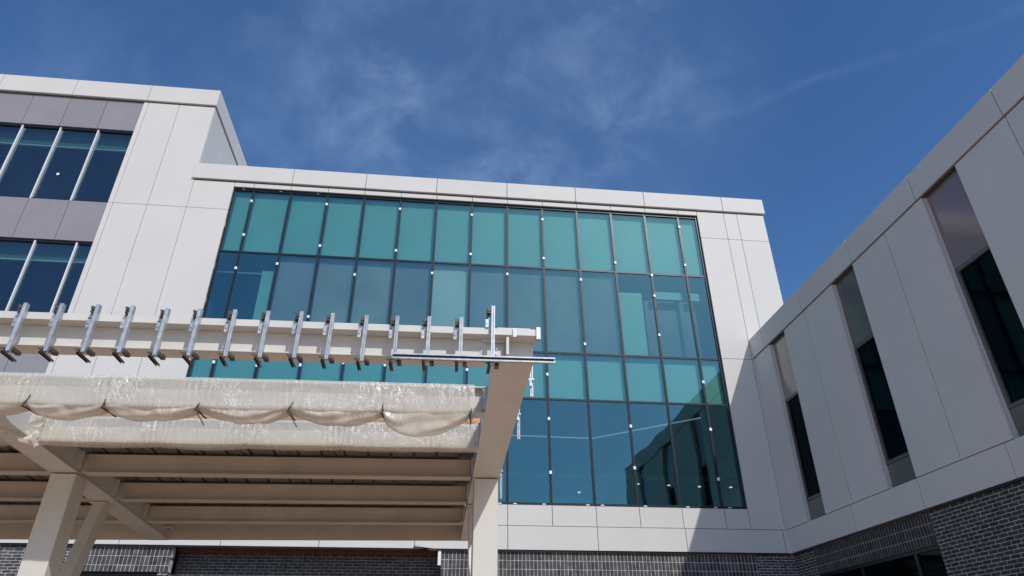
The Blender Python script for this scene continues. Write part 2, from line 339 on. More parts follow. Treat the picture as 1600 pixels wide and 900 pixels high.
# left strip windows and mauve spandrels
lx = [-3.39-0.0] + [-3.90-1.3*k for k in range(0, 9)]
lux = [-3.39] + [-4.62-1.3*k for k in range(0, 9)]
def strip(zb, zt, lst, sp_b, sp_t, spx):
    w = MB()
    w.box(lst[-1], lst[0], -0.06, 0.06, zt-0.07, zt); w.box(lst[-1], lst[0], -0.06, 0.06, zb, zb+0.06)
    win = w.build('strip_window', M['frame'], BL)
    for a, b in zip(lst[1:], lst[:-1]):
        box('glass_pane', M['lglass'], win, a+0.02, b-0.02, 0.0, 0.012, zb+0.06, zt-0.07)
        if b != lst[0]: box('mullion_cap', M['alu'], win, b-0.024, b+0.024, -0.09, -0.003, zb+0.0, zt-0.04)
    box('mullion_cap', M['alu'], win, lst[0]-0.02, lst[0]+0.0, -0.07, -0.003, zb+.065, zt-0.075)
    for a, b in zip(spx[1:], spx[:-1]):
        box('mauve_panel', M['mauve'], BL, a+J, b-J, -0.11, -0.055, sp_b+J, sp_t-J)
strip(15.72, 18.96, lux, 18.97, 20.385, [-3.39, -4.69, -5.99, -7.29, -8.59, -9.9, -11.2, -12.5])
strip(10.82, 14.08, lx, 14.09, 15.71, [-3.39, -4.62, -5.93, -7.23, -8.5, -9.8, -11.1])
strip(5.87, 9.18, lx, 9.19, 10.81, [-3.39, -4.55, -5.86, -7.2, -8.5, -9.8, -11.1])

# rooms: floors and ceilings
for (x0, x1, z) in ((-16, 20.2, 9.30), (-16, 20.2, 14.20), (-16, -1.31, 19.1)):
    box('floor_slab', M['ceiling'], BL, x0, x1, 0.40, 13.0, z, z+1.2)
box('floor_slab', M['ceiling'], BL, -16, 20.2, 1.9, 13.9, 4.95, 5.75)
for (x0, x1, z0, z1) in ((-3.3, 0.3, 10.5, 14.2), (-3.3, 0.3, 5.75, 9.3), (-3.2, -1.31, 15.4, 19.1)):
    box('room_wall', M['interior'], BL, x0, x1, 0.30, 12, z0+.01, z1-.01)
for (x0, x1, z0, z1, y) in ((0.31, 20.2, 5.76, 9.29, 13.2), (0.31, 20.2, 10.51, 14.19, 6.0), (-15.9, -3.31, 5.76, 9.29, 7), (-15.9, -3.31, 10.51, 14.19, 7), (-15.9, -3.31, 15.41, 19.09, 7)):
    box('room_wall', M['interior'], BL, x0, x1, y, y+0.15, z0, z1)
# strip-window ceiling bulkheads
for z in (18.45, 13.62, 8.7):
    box('ceiling_bulkhead', M['bulk'], BL, -15.9, -3.32, 0.30, 0.36, z-0.1, z+0.6)
    box('ceiling_bulkhead', M['lightstrip'], BL, -15.9, -3.32, 0.28, 0.36, z-0.135, z-0.10)
MB().cyl((-5.41, -0.012, 16.86), (0, -1, 0), 0.05, 0.012, 14).build('sticker', M['lightstrip'], BL)

# ---------------- curtain wall: frame mesh + sub-parts
cw = MB()
cw.box(XL-0.02, XR+0.02, -0.07, 0.10, ZT-0.09, ZT)
cw.box(XL-0.02, XR+0.02, -0.07, 0.10, Z4-0.005, Z4+0.06)
cw.box(XL-0.02, XL+0.05, -0.065, 0.10, Z4+0.06, ZT-0.09)
cw.box(XR-0.06, XR+0.02, -0.065, 0.10, Z4+0.06, ZT-0.09)
CW = cw.build('curtain_wall', M['frame'], BL)
rows = [(Z4+0.06, Z3), (Z3, Z2), (Z2, Z1), (Z1, ZT-0.09)]
for k in range(1, 14):
    mm = MB(); mm.box(k*MM-0.036, k*MM+0.036, -0.055, 0.11, Z4+0.06, ZT-0.09)
    mm.box(k*MM-0.006, k*MM+0.006, -0.062, -0.055, Z4+0.06, ZT-0.09)
    mm.build('mullion', M['frame'], CW)
for z in (Z1, Z2, Z3):
    tr = MB()
    for i in range(14):
        a = hx[i]+(0.036 if i else 0.05); b = hx[i+1]-(0.036 if i < 13 else 0.06); tr.box(a, b, -0.045, 0.10, z-0.032, z+0.032)
    tr.build('transom', M['frame'], CW)
for i in range(14):
    a = hx[i]+(0.036 if i else 0.05); b = hx[i+1]-(0.036 if i < 13 else 0.06)
    for r_, (z0, z1) in enumerate(rows):
        zb = z0+(0.032 if r_ else 0); zt = z1-(0.032 if r_ < 3 else 0)
        box('glass_pane', M['glass'], CW, a, b, -0.02, -0.008, zb, zt)
        if r_ in (1, 3): box('spandrel_board', M['teal'], CW, a+0.01, b-0.01, 0.12, 0.15, zb-0.02, zt+0.02)
        if r_ == 2 and 2 <= i <= 10:
            box('pane_tone_board', M['board_pale' if i == 6 else 'board_dark' if i in (2, 7, 10) else 'greyboard'], CW, a+0.01, b-0.01, 0.135, 0.16, zb-0.02, zt+0.02)  # pale and dark board tones stand in for cloud reflections, pane by pane
# teal returns seen in the upper vision row
box('spandrel_board', M['teal'], CW, 2.12, 2.55, 0.13, 0.15, 10.85, 13.45)
box('spandrel_board', M['teal'], CW, 14.34, 15.26, 0.30, 0.33, 10.85, 13.42)
box('spandrel_board', M['teal'], CW, 15.70, 16.80, 0.30, 0.33, 13.22, 13.52)
box('spandrel_board', M['teal'], CW, 17.0, 17.4, 0.30, 0.33, 13.22, 13.52)
box('shadow_box', M['frame'], CW, 15.28, 17.5, 0.60, 0.64, 10.85, 13.3)
clips = [(1,16.17),(1,14.73),(1,13.39),(2,13.64),(3,16.23),(3,14.45),(4,13.37),(5,16.22),(5,14.43),(6,13.59),(7,16.15),(7,14.45),(8,13.71),(9,16.14),(9,14.45),(10,13.64),(11,14.43),(12,13.98),(12,13.14),(12,11.61),(13,16.17),(13,14.49),(10,11.15),(9,10.01),(13,9.95),(9,8.52),(11,8.36),(13,8.34),(9,6.85),(11,7.05),(13,6.77),(3,10.0),(4,10.13),(5,10.11),(7,10.06),(1,9.99),(2,9.93),(6,11.6),(3,11.7)]
for k, z in clips:
    box('glazing_clip', M['clip'], CW, k*MM-0.040, k*MM+0.040, -0.085, -0.0555, z-0.05, z+0.05, bevel=0.008)
for i in range(1, 14):      # small setting blocks along the sill and head
    for dx_ in (-0.22, 0.22):
        if random.random() < 0.85: box('setting_block', M['clip'], CW, i*MM+dx_-0.05, i*MM+dx_+0.05, -0.078, -0.071, Z4+0.008, Z4+0.032)
    if i < 4:
        box('setting_block', M['clip'], CW, i*MM-0.40, i*MM-0.32, -0.078, -0.071, ZT-0.05, ZT-0.03)
# timber shims in the left jamb gap
for z in (15.0, 13.3, 12.0, 9.9):
    box('timber_shim', M['wood'], CW, XL-0.020, XL+0.004, -0.10, -0.066, z, z+0.22)
# linear light run and downlights inside the lower glazed row
def rail(pts, r=0.022):
    s = MB()
    for a, b in zip(pts[:-1], pts[1:]):
        a = Vector(a); b = Vector(b); s.cyl(a, b-a, r, (b-a).length, 6)
    return s
rail([(10.2, 3.05, 8.95), (13.8, 3.15, 8.95), (16.9, 0.6, 8.95)], 0.026).build('linear_light', M['lampline'], BL)
rail([(12.0, 1.96, 13.9), (14.5, 1.95, 13.9)], 0.02).build('conduit', M['lightstrip'], BL)
rail([(12.4, 4.6, 13.9), (14.6, 4.6, 13.9)], 0.02).build('conduit', M['lightstrip'], BL)
box('ceiling_bulkhead', M['lightstrip'], BL, 0.32, 2.2, 0.66, 0.70, 13.62, 13.67)
box('ceiling_panel_light', M['lightstrip'], BL, 1.2, 2.0, 3.9, 5.0, 14.13, 14.16)
for (x, y) in ((14.10, 7.36), (16.12, 5.79), (17.38, 5.87), (18.66, 5.97), (19.94, 5.95)):
    MB().cyl((x, y, 8.0), (0, 0, 1), 0.06, 0.03, 14).build('downlight', M['lamp'], BL)
box('ceiling_soffit', M['ceiling'], BL, 9.0, 20.19, 5.2, 13.1, 8.032, 8.2)

# ---------------- ground floor of the front
XB0, XB1 = 1.37, 8.55
def bw(nm, mt, *b): return box(nm, M[mt], BL, *b)
bw('brick_wall', 'runx', -16, -0.93, -0.05, 0.2, 0, 4.62)
bw('soldier_course', 'soldx', -0.93, XB0, -0.055, 0.2, 3.985, 4.62)
bw('brick_wall', 'runx', XB0-0.25, XB0, -0.05, 0.55, 0, 3.98)
bw('opening_shade', 'frame', -0.93, XB0-0.26, 0.12, 0.18, 0, 3.98)  # opaque dark sheet stands in for the shade in the opening
bw('brick_wall', 'runx2', XB0, XB1, 0.5, 0.7, 0, 4.9)
bw('recess_soffit', 'darksteel', XB0, XB1, 0.26, 0.49, 4.80, 4.86)
bw('lintel_beam', 'rust', XB0+0.01, XB1-0.01, 0.40, 0.495, 4.545, 4.60)
bw('lintel_beam', 'rust', XB0+0.01, XB1-0.01, 0.34, 0.495, 4.604, 4.79)
bw('soldier_course', 'soldx', XB1, 17.70, -0.055, 0.2, 3.985-0.229, 4.62)
bw('brick_wall', 'runx', XB1, 17.70, -0.05, 0.2, 0, 3.75)
bw('brick_wall', 'runx', 17.70, 18.86, -0.05, 0.2, 0, 4.62)
bw('brick_wall', 'runx', XB1, XB1+0.2, 0.2, 0.7, 0, 4.62)
bw('timber_trim', 'lightstrip', XB1-0.09, XB1-0.005, -0.10, -0.02, 4.22, 4.60)
fl = MB(); fl.extr([(7.75, 4.63), (8.45, 4.63), (8.42, 4.60), (8.3, 4.585), (7.78, 4.70)], 'y', -0.175, -0.164); fl.build('membrane_flap', M['strap'], BL)
# dark strip stands in for the shadow line under the base band
bw('base_gap_shade', 'frame', -16, 18.70, -0.13, -0.06, 4.60, 4.633)

# ---------------- wing (faces -x)
XW = 18.768; WZB, WZT = 4.635, 11.54; WE = -17.0
def wpanel(y0, y1, z0, z1, mt='white', xf=XW, th=0.06, nm='wall_panel'):
    return box(nm, M[mt], BL, xf, xf+th, y0+J, y1-J, z0+J, z1-J)
wins = [(-2.36, -1.34), (-6.26, -5.22), (-10.20, -9.10), (-14.1, -13.0)]
# core
wc = MB(); ys = [WE+0.05, -14.1, -13.0, -10.20, -9.10, -6.26, -5.22, -2.36, -1.34, -0.10]
for a, b in zip(ys[0::2], ys[1::2]): wc.box(XW+0.062, XW+0.40, a, b, 4.66, 11.4)
for a, b in zip(ys[1:-1:2], ys[2::2]): wc.box(XW+0.062, XW+0.40, a, b, 4.66, 5.27); wc.box(XW+0.062, XW+0.40, a, b, 10.86, 11.4)
wc.build('wall_core', M['gap'], BL)
seg = [(-1.34, PF-0.002), (-3.69, -2.36), (-5.22, -3.69), (-7.70, -6.26), (-9.10, -7.70), (-11.64, -10.20), (-13.0, -11.64), (-15.5, -14.1), (WE, -15.5)]
for a, b in seg: wpanel(a, b, 5.30, 10.815)
for y in (-1.34, -2.36, -5.22, -6.26, -9.10, -10.20, -13.0, -14.1):   # folded jambs
    s = 0.0 if y in (-1.34, -5.22, -9.10, -13.0) else 1
    box('window_jamb', M['white'], BL, XW+0.062, XW+0.17, y-0.02 if s == 0 else y, y if s == 0 else y+0.02, 5.31, 10.80)
bs = [WE, -14.3, -11.6, -8.88, -6.28, -3.60, PF-0.015]
for a, b in zip(bs[:-1], bs[1:]): wpanel(a, b, WZB, 5.295, nm='base_panel', xf=XW-0.012, th=0.07)
ps = [WE-0.04, -14.3, -11.63, -8.96, -6.3, -3.6, -1.03, PF-0.005]
for a, b in zip(ps[:-1], ps[1:]):
    box('parapet_panel', M['white'], BL, XW-0.03, XW+0.30, a+J, b-(0 if b > -.5 else J), 10.85, WZT, bevel=0.005)
box('parapet_gap_shade', M['gap'], BL, XW+0.02, XW+0.30, WE, PF, 10.82, 10.848)
for (a, b) in wins:
    w = MB(); xg = XW+0.13
    zt, zb, z1_ = 8.90, 5.86, 10.80
    w.box(xg-0.02, xg+0.08, a+0.02, b-0.02, zt-0.075, zt); w.box(xg-0.02, xg+0.08, a+0.02, b-0.02, zb, zb+0.075)
    w.box(xg-0.02, xg+0.08, a+0.02, a+0.10, zb+0.075, zt-0.075); w.box(xg-0.02, xg+0.08, b-0.10, b-0.02, zb+0.075, zt-0.075)
    win = w.build('wing_window', M['wframe'], BL)
    box('glass_pane', M['wglass'], win, xg+0.03, xg+0.04, a+0.10, b-0.10, zb+0.075, zt-0.075)
    box('inner_frame', M['frame'], win, xg+0.045, xg+0.08, a+0.102, a+0.13, zb+0.08, zt-0.08)
    box('spandrel_panel', M['mauve_dark' if b < -9 else 'taupe' if b < -5 else 'tan_reflect'], win, xg-0.01, xg+0.03, a+0.021, b-0.021, zt+0.012, z1_)
    box('spandrel_panel', M['taupe'], win, xg-0.01, xg+0.03, a+0.021, b-0.021, 5.31, zb-0.012)
box('room_wall', M['interior'], BL, 23.0, 23.2, WE+0.2, -0.2, 4.9, 11.0)
box('room_wall', M['interior'], BL, XW+0.45, 23.0, WE+0.05, WE+0.2, 4.9, 11.0)
box('room_wall', M['interior'], BL, XW+0.45, 23.0, -0.35, -0.2, 0, 11.0)
box('room_wall', M['interior'], BL, XW+0.45, 21.4, -8.0, -7.9, 0, 4.6)
box('end_wall', M['white'], BL, 29.9, 30, WE+0.2, 14, 0, 11.1)
box('floor_slab', M['ceiling'], BL, XW+0.5, 30, WE+0.1, -0.2, 9.6, 10.6)
box('floor_slab', M['ceiling'], BL, XW+0.5, 30, WE+0.1, -0.2, 4.67, 5.2)
box('roof', M['roof'], BL, XW+0.32, 30, WE+0.05, PF-0.04, 11.1, 11.2)
box('end_wall', M['white'], BL, XW+0.07, 30, WE-0.05, WE+0.04, 4.64, 10.84)
box('parapet_panel', M['white'], BL, XW+0.31, 30, WE-0.08, WE+0.2, 10.85, WZT)
box('end_wall', M['runx'], BL, XW+0.32, 30, WE+0.0, WE+0.2, 0, 4.63)
# wing brick base with a window under a soldier course
XBW = XW+0.085
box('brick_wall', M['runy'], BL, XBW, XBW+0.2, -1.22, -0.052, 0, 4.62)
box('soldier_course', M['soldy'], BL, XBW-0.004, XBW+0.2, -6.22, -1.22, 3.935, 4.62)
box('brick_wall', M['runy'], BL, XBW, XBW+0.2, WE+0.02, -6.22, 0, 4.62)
box('base_gap_shade', M['frame'], BL, XW+0.005, XW+0.075, WE, PF-0.01, 4.60, 4.633)  # same painted shadow line below the wing's base band
w = MB(); w.box(XBW+0.02, XBW+0.12, -6.21, -1.23, 3.86, 3.93); w.box(XBW+0.02, XBW+0.12, -5.42, -5.32, 0.4, 3.858); w.box(XBW+0.02, XBW+0.12, -3.3, -3.22, 0.4, 3.858)
GW = w.build('ground_window', M['frame'], BL)
for a, b in ((-6.21, -5.42), (-5.32, -3.3), (-3.22, -1.23)): box('glass_pane', M['wglass'], GW, XBW+0.06, XBW+0.07, a, b, 0.4, 3.858)
box('room_wall', M['interior'], BL, XBW+0.22, XBW+0.26, -6.3, -1.0, 0, 0.4)
box('room_wall', M['frame'], BL, 21.4, 21.5, -6.4, -1.0, 0, 4.6)

# ------------------------------------------------------------------ steel canopy
def tf(p): return (p[0], p[1], p[2] + 0.011*(p[0]-9.0)) if p[2] > 0.05 else p
def CB(): return MB(tf)
CA = empty('steel_canopy', (6, -9, 0), 'cream primed steel canopy frame on box columns with galvanised strut channels along its front', 'canopy')
zbm = lambda y: 4.40-0.06*(y+9.0)           # underside of the sloping steel
YF = -13.20                                  # web of the front beam
XRB0, XRB1 = 8.905, 9.345
XLB0, XLB1 = 2.40, 2.80
def ibeam_x(name, y, z0, z1, x0, x1, b=0.16, tf_=0.018, mt='cream'):
    s = CB(); s.box(x0, x1, y-0.006, y+0.006, z0+tf_, z1-tf_); s.box(x0, x1, y-b/2, y+b/2, z0, z0+tf_); s.box(x0, x1, y-b/2, y+b/2, z1-tf_, z1)
    k = x0+0.6
    while k < x1-0.3:                      # web stiffeners and field bolts
        k += 2.15; 
        if k < x1-0.3: s.cyl((k, y-0.006, z0+0.5*(z1-z0)), (0, -1, 0), 0.009, 0.006, 6)
    for xe in (x0+0.06, x1-0.06):
        for q in range(3): s.cyl((xe, y-0.006, z0+0.08+q*0.07), (0, -1, 0), 0.012, 0.012, 6)
    return s.build(name, M[mt], CA)
# side beams (box section, slightly proud bottom plate and cap)
for (a, b, y0, y1) in ((XRB0, XRB1, -13.16, -4.55), (XLB0, XLB1, -13.0, -4.55)):
    s = CB(); s.slab(a+0.03, b-0.03, y0, y1, lambda y: zbm(y)+0.02, lambda y: zbm(y)+0.42)
    s.slab(a, b, y0, y1, zbm, lambda y: zbm(y)+0.02)
    o = s.build('side_beam', M['cream'], CA)
    e = CB(); e.box(a-0.01, b+0.01, y0-0.012, y0-0.001, zbm(y0)-0.012, zbm(y0)+0.03); e.build('end_plate', M['cream'], o)
    for yy in (-11.57, -10.25, -8.9, -7.45, -5.95):
        c = CB(); sx = -1 if a > 5 else 1
        xe = a+0.03 if sx < 0 else b-0.03
        c.box(min(xe, xe+sx*0.06), max(xe, xe+sx*0.06), yy-0.10, yy-0.09, zbm(yy)+0.06, zbm(yy)+0.34)
        for q in range(3): c.cyl(((xe+sx*0.03), yy-0.10, zbm(yy)+0.12+0.08*q), (0, -1, 0), 0.012, 0.012, 6)
        c.build('shear_plate', M['cream'], o)
# front fascia beam: web + forward top ledge + box behind
s = CB(); x0, x1 = -6.0, 9.36
s.box(x0, x1-0.55, YF, YF+0.21, 4.645, 4.885)
s.box(x0, x1, YF-0.15, YF+0.10, 4.887, 4.965)
s.box(x0, x1-0.55, YF-0.02, YF-0.001, 4.645, 4.66)
FB = s.build('front_beam', M['cream'], CA)
s = CB(); s.box(x1-0.55, x1-0.02, YF+0.06, YF+0.21, 4.70, 4.885); s.box(x1-0.55, x1-0.30, YF+0.01, YF+0.06, 4.64, 4.885); s.build('splice_block', M['cream'], FB)
s = CB(); s.box(x1-0.62, x1-0.36, YF-0.012, YF-0.002, 4.68, 4.80); s.build('splice_plate', M['cream'], FB)
for k in range(2):
    s = CB(); s.cyl((x1-0.44, YF-0.013, 4.71+0.06*k), (0, -1, 0), 0.013, 0.012); s.build('bolt', M['alu'], FB)
s = CB(); s.box(x1-0.34, x1-0.31, YF-0.13, YF+0.05, 4.66, 4.886); s.box(x1-0.60, x1-0.34, YF-0.03, YF+0.0, 4.85, 4.886); s.build('stiffener', M['cream'], FB)
# joists and the two beams inside the plastic
J0 = -6.0
ibeam_x('front_joist', -11.57, 4.555, 4.93, J0, XRB0+0.03, 0.20)
ibeam_x('front_joist', -10.27, 4.476, 4.835, J0, XRB0+0.03, 0.20)
for yy, dz in ((-8.90, 0.29), (-7.45, 0.29), (-5.98, 0.29)):
    for (a, b) in ((J0, XLB0+0.03), (XLB1-0.03+0.12, XRB0-0.04)):
        ibeam_x('joist', yy, zbm(yy), zbm(yy)+dz, a, b, 0.20, mt='cream2')
for (a, b) in ((J0, XLB0+0.03), (XLB1-0.03, XRB0+0.03)):
    s = CB(); s.box(a, b, -4.62, -4.56, zbm(-4.6), zbm(-4.6)+0.34); s.build('rear_beam', M['cream2'], CA)
# left beam hangers (short stubs where the joists land)
for yy in (-8.90, -7.45, -5.98):
    s = CB(); s.box(XLB1-0.03, XLB1+0.09, yy-0.012, yy+0.012, zbm(yy)+0.02, zbm(yy)+0.31); s.build('joist_stub', M['cream2'], CA)
# ribbed metal deck on the joists
def deck(a, b):
    s = CB(); n = int((b-a)/0.37)
    y0, y1 = -10.16, -4.63
    for i in range(n):
        xa = a+i*0.37
        s.slab(xa, xa+0.325, y0, y1, lambda y: zbm(y)+0.335, lambda y: zbm(y)+0.34)
        s.slab(xa+0.325, xa+0.37, y0, y1, lambda y: zbm(y)+0.375, lambda y: zbm(y)+0.38)
        s.slab(xa+0.321, xa+0.325, y0, y1, lambda y: zbm(y)+0.34, lambda y: zbm(y)+0.375)
        s.slab(xa+0.366, xa+0.37, y0, y1, lambda y: zbm(y)+0.34, lambda y: zbm(y)+0.375)
    for i in range(int((b-a)/0.735)+1):
        xa = a+i*0.735+0.2
        if xa+0.015 < b: s.slab(xa, xa+0.012, y0, y1, lambda y: zbm(y)+0.312, lambda y: zbm(y)+0.334)
    s.slab(a, b, y0, y1, lambda y: zbm(y)+0.385, lambda y: zbm(y)+0.40)
    s.build('roof_deck', M['darksteel'], CA)
deck(J0, XLB0+0.02); deck(XLB1-0.02, XRB0+0.02)
s = CB(); s.box(J0, XRB0+0.02, -10.365, -10.17, 4.856, 4.935); s.build('fascia_board', M['wood'], CA)
# columns
def column(xa, xb, ya, yb, ztop, cap):
    s = MB(tf); s.box(xa, xb, ya, yb, 0.02, ztop)
    c = s.build('column', M['cream'], CA, bevel=0.008)
    if cap:
        s = CB(); s.box(xa-0.04, xb+0.04, ya-0.04, yb+0.04, ztop, ztop+0.02); s.build('cap_plate', M['cream'], c)
    s = MB(); s.box(xa-0.08, xb+0.08, ya-0.08, yb+0.08, 0.0, 0.02); s.build('base_plate', M['cream'], c)
column(8.935, 9.325, -9.0, -8.60, zbm(-9)-0.02, False)
column(2.425, 2.800, -9.0, -8.60, zbm(-9)-0.02, False)
def raking_post(xa, xb):        # leans from the foot of the front column up to the side beam
    zt = zbm(-7.3)-0.03; f = lambda z: -7.40-0.341*(4.27-z); d = 0.30
    s = CB(); s.hexa([(xa, f(0.06), 0.06), (xb, f(0.06), 0.06), (xb, f(0.06)+d, 0.06), (xa, f(0.06)+d, 0.06), (xa, f(zt), zt), (xb, f(zt), zt), (xb, f(zt)+d, zt), (xa, f(zt)+d, zt)])
    c = s.build('raking_post', M['cream'], CA)
    s = CB(); s.box(xa-0.04, xb+0.04, f(zt)-0.05, f(zt)+d+0.05, zt+0.002, zt+0.022); s.build('cap_plate', M['cream'], c)
    s = CB(); s.box(xa-0.05, xb+0.05, -8.58, f(0.06)+d+0.05, 0.0, 0.058); s.build('base_plate', M['cream'], c)
raking_post(2.42, 2.60); raking_post(8.94, 9.12)
# small hook under the rear
s = CB(); s.box(2.66, 2.88, -4.90, -4.88, 4.33, 4.35); s.box(2.66, 2.675, -4.88, -4.63, 4.33, 4.36); s.box(2.865, 2.88, -4.88, -4.63, 4.33, 4.36); s.build('cable_hook', M['lightstrip'], CA)

# strut channels: one built, the rest copies
def channel_pts(cx, cy, w=0.038, d=0.052, t=0.004, lip=0.010):   # open to +y, two pressed ribs on the face
    a, b = cx-w/2, cx+w/2; y0, y1 = cy-d/2, cy+d/2
    face = [(b, y0), (b-0.013, y0), (b-0.016, y0+0.004), (cx+0.003, y0+0.004), (cx, y0+0.001), (cx-0.003, y0+0.004), (a+0.016, y0+0.004), (a+0.013, y0), (a, y0)]
    return face + [(a, y1), (a+lip, y1), (a+lip, y1-0.012), (a+t, y1-0.012), (a+t, y0+0.009), (b-t, y0+0.009), (b-t, y1-0.012), (b-lip, y1-0.012), (b-lip, y1), (b, y1)]
def strut(length):
    s = MB(); s.extr(channel_pts(0, 0), 'z', -length, 0); return s
def make_strut(x, zt, zb, y=YF-0.19):
    s = strut(zt-zb); o = s.build('strut_channel', M['galv'], None)
    c = MB(); c.box(-0.070, -0.026, 0.03, 0.07, -0.10, -0.004); c.box(-0.066, -0.030, -0.01, 0.03, -0.085, -0.07)
    c.extr([(-0.074, -0.01), (-0.030, -0.02), (-0.026, -0.05), (-0.060, -0.065)], 'y', -0.012, 0.02)
    k = c.build('beam_clamp', M['clamp'], None); k.parent = o
    c = MB(); c.box(-0.082, -0.048, 0.020, 0.034, -0.25, -0.135); c.box(-0.082, -0.025, 0.020, 0.045, -0.150, -0.135); c.cyl((-0.065, 0.02, -0.20), (0, -1, 0), 0.009, 0.01)
    k = c.build('bracket', M['galv'], None); k.parent = o
    zb_ = zb-zt
    c = MB(); c.box(-0.055, -0.022, -0.030, 0.22, zb_-0.006, zb_-0.002); c.box(-0.055, -0.051, -0.030, 0.22, zb_-0.026, zb_-0.006); c.box(-0.026, -0.022, -0.030, 0.22, zb_-0.026, zb_-0.006)
    c.extr([(-0.085, zb_+0.03), (-0.023, zb_+0.03), (-0.03, zb_-0.005)], 'y', -0.03, 0.0)
    k = c.build('beam_clamp', M['clamp'], None); k.parent = o
    c = MB(); c.box(0.026, 0.070, 0.0, 0.10, zb_+0.000, zb_+0.035); c.cyl((0.046, -0.004, zb_+0.02), (0, -1, 0), 0.012, 0.016); c.box(0.026, 0.033, 0.0, 0.06, zb_+0.035, zb_+0.06)
    k = c.build('bracket', M['clamp'], None); k.parent = o
    return o
XS = [3.985+0.3485*i for i in range(15)]
proto = make_strut(0, 5.02, 4.475)
def place(o, x, y, z, rz=0, tilt=0.0):
    o.parent = CA; o.matrix_parent_inverse = Matrix.Translation(CA.location).inverted()
    o.location = (x, y, z + 0.011*(x-9)); o.rotation_euler = (0, tilt, rz)
def copy_strut(src):
    c = src.copy(); COL.objects.link(c)
    for ch in src.children:
        d = ch.copy(); COL.objects.link(d); d.parent = c
    return c
struts = []
for i, x in enumerate([3.985-0.3485*2, 3.985-0.3485] + XS[:14]):
    o = proto if i == 0 else copy_strut(proto)
    place(o, x+random.uniform(-0.010, 0.010), YF-0.19, 5.045+random.uniform(-0.012, 0.012), random.uniform(-0.05, 0.05), random.uniform(-0.012, 0.012)); struts.append(o)
o = make_strut(0, 5.22, 4.50); place(o, XS[14], YF-0.19, 5.215); o['label'] = 'taller strut channel near the canopy corner'
for (yy, zt, zb_) in ((-12.28, 4.99, 4.565), (-10.90, 5.02, 4.455), (-8.25, 4.90, 4.22)):
    o = strut(zt-zb_).build('strut_channel', M['galv'], None); place(o, 9.44, yy, zt, math.radians(0)); o['label'] = 'strut channel on the outer face of the side beam'
    c = MB(); c.box(-0.10, 0.03, -0.06, -0.033, -0.22, -0.20); c.box(-0.03, 0.0, -0.06, -0.034, -0.30, -0.22)
    k = c.build('bracket', M['galv'], None); k.parent = o
# end angle on the ledge
s = CB(); s.box(9.355, 9.40, YF-0.17, YF-0.08, 4.84, 4.985); s.build('ledge_clip', M['galv'], CA)
s = CB(); s.box(9.09, 9.13, YF-0.165, YF-0.151, 4.86, 4.965); s.build('ledge_clip', M['galv'], CA)
# long horizontal channel laid across the last four struts (slot faces the viewer)
yb = YF-0.19-0.034-0.022
s = MB(tf); za = 4.515; h_ = 0.062; t_ = 0.0035
s.extr([(yb-0.02, za), (yb+0.02, za), (yb+0.02, za+h_), (yb-0.02, za+h_), (yb-0.02, za+h_-0.017), (yb-0.016, za+h_-0.017), (yb-0.016, za+h_-t_), (yb+0.016, za+h_-t_), (yb+0.016, za+t_), (yb-0.016, za+t_), (yb-0.016, za+0.017), (yb-0.02, za+0.017)], 'x', 7.79, 9.54)
CC = s.build('cross_channel', M['galv'], CA)
s = MB(tf); s.box(7.80, 9.53, yb+0.002, yb+0.015, za+0.005, za+h_-0.005); s.build('slot_shade', M['strap'], CC)  # dark strip puts the shade inside the slot into colour

# ------------------------------------------------------------------ plastic sheeting
def wrap(name, y0, y1, zb, zt, x0, x1, ties, sag, mt, label, seed, belly=0.03, nx=420):
    bm = bmesh.new(); n = 30
    def prof(t, x):          # closed loop round the beam: front down, bottom back, rear up, top front
        # nearest ties -> sag factor
        sg = 0.0
        for (a, b), amp in zip(zip(ties[:-1], ties[1:]), sag):
            if a <= x <= b:
                u = (x-a)/(b-a); sg = amp*math.sin(math.pi*u)**0.8
        W_ = y1-y0; H = zt-zb; P = 2*(W_+H); d = t*P
        if d < H: y, z, ny, nz = y0, zt-d, -1, 0; w = d/H
        elif d < H+W_: y, z, ny, nz = y0+(d-H), zb, 0, -1; w = 1
        elif d < 2*H+W_: y, z, ny, nz = y1, zb+(d-H-W_), 1, 0; w = 1-(d-H-W_)/H
        else: y, z, ny, nz = y1-(d-2*H-W_), zt, 0, 1; w = 0
        z -= sg*max(0, w)**5
        bl = belly*math.sin(math.pi*min(1, w)) if ny < 0 else 0
        nn = noise.noise(Vector((x*2.1+seed, t*6, seed)))*0.012 + noise.noise(Vector((x*7+t*5, t*12, seed+5)))*0.006
        gth = 0
        for a in ties:
            dd = abs(x-a)
            if dd < 0.30: gth += 0.008*(1-dd/0.30)*math.sin(dd*80+t*10)
        off = 0.012+max(-0.009, nn+gth)+bl
        return (x+noise.noise(Vector((x*2, t*7, seed+9)))*0.01, y+ny*off, z+nz*off)
    rows_ = []
    for i in range(nx+1):
        x = x0+(x1-x0)*i/nx
        rows_.append([bm.verts.new(tf(prof(j/n, x))) for j in range(n)])
    for i in range(nx):
        for j in range(n): bm.faces.new((rows_[i][j], rows_[i][(j+1) % n], rows_[i+1][(j+1) % n], rows_[i+1][j]))
    bmesh.ops.recalc_face_normals(bm, faces=bm.faces)
    me = bpy.data.meshes.new(name)
    for f in bm.faces: f.smooth = True
    bm.to_mesh(me); bm.free(); me.materials.append(M[mt])
    o = bpy.data.objects.new(name, me); COL.objects.link(o); o['label'] = label; o['category'] = 'plastic sheet'; o['group'] = 'plastic sheets wrapped round the canopy beams'
    return o
T1 = [0.9, 2.1, 3.31, 4.22, 5.32, 6.43, 7.59, 8.71]
w1 = wrap('plastic_sheet', -11.69, -11.45, 4.55, 4.94, 0.0, 8.77, T1, [.03]*7, 'film', 'clear crinkled plastic sheet sagging in swags round the upper beam, tied with dark straps', 3.1, 0.012)
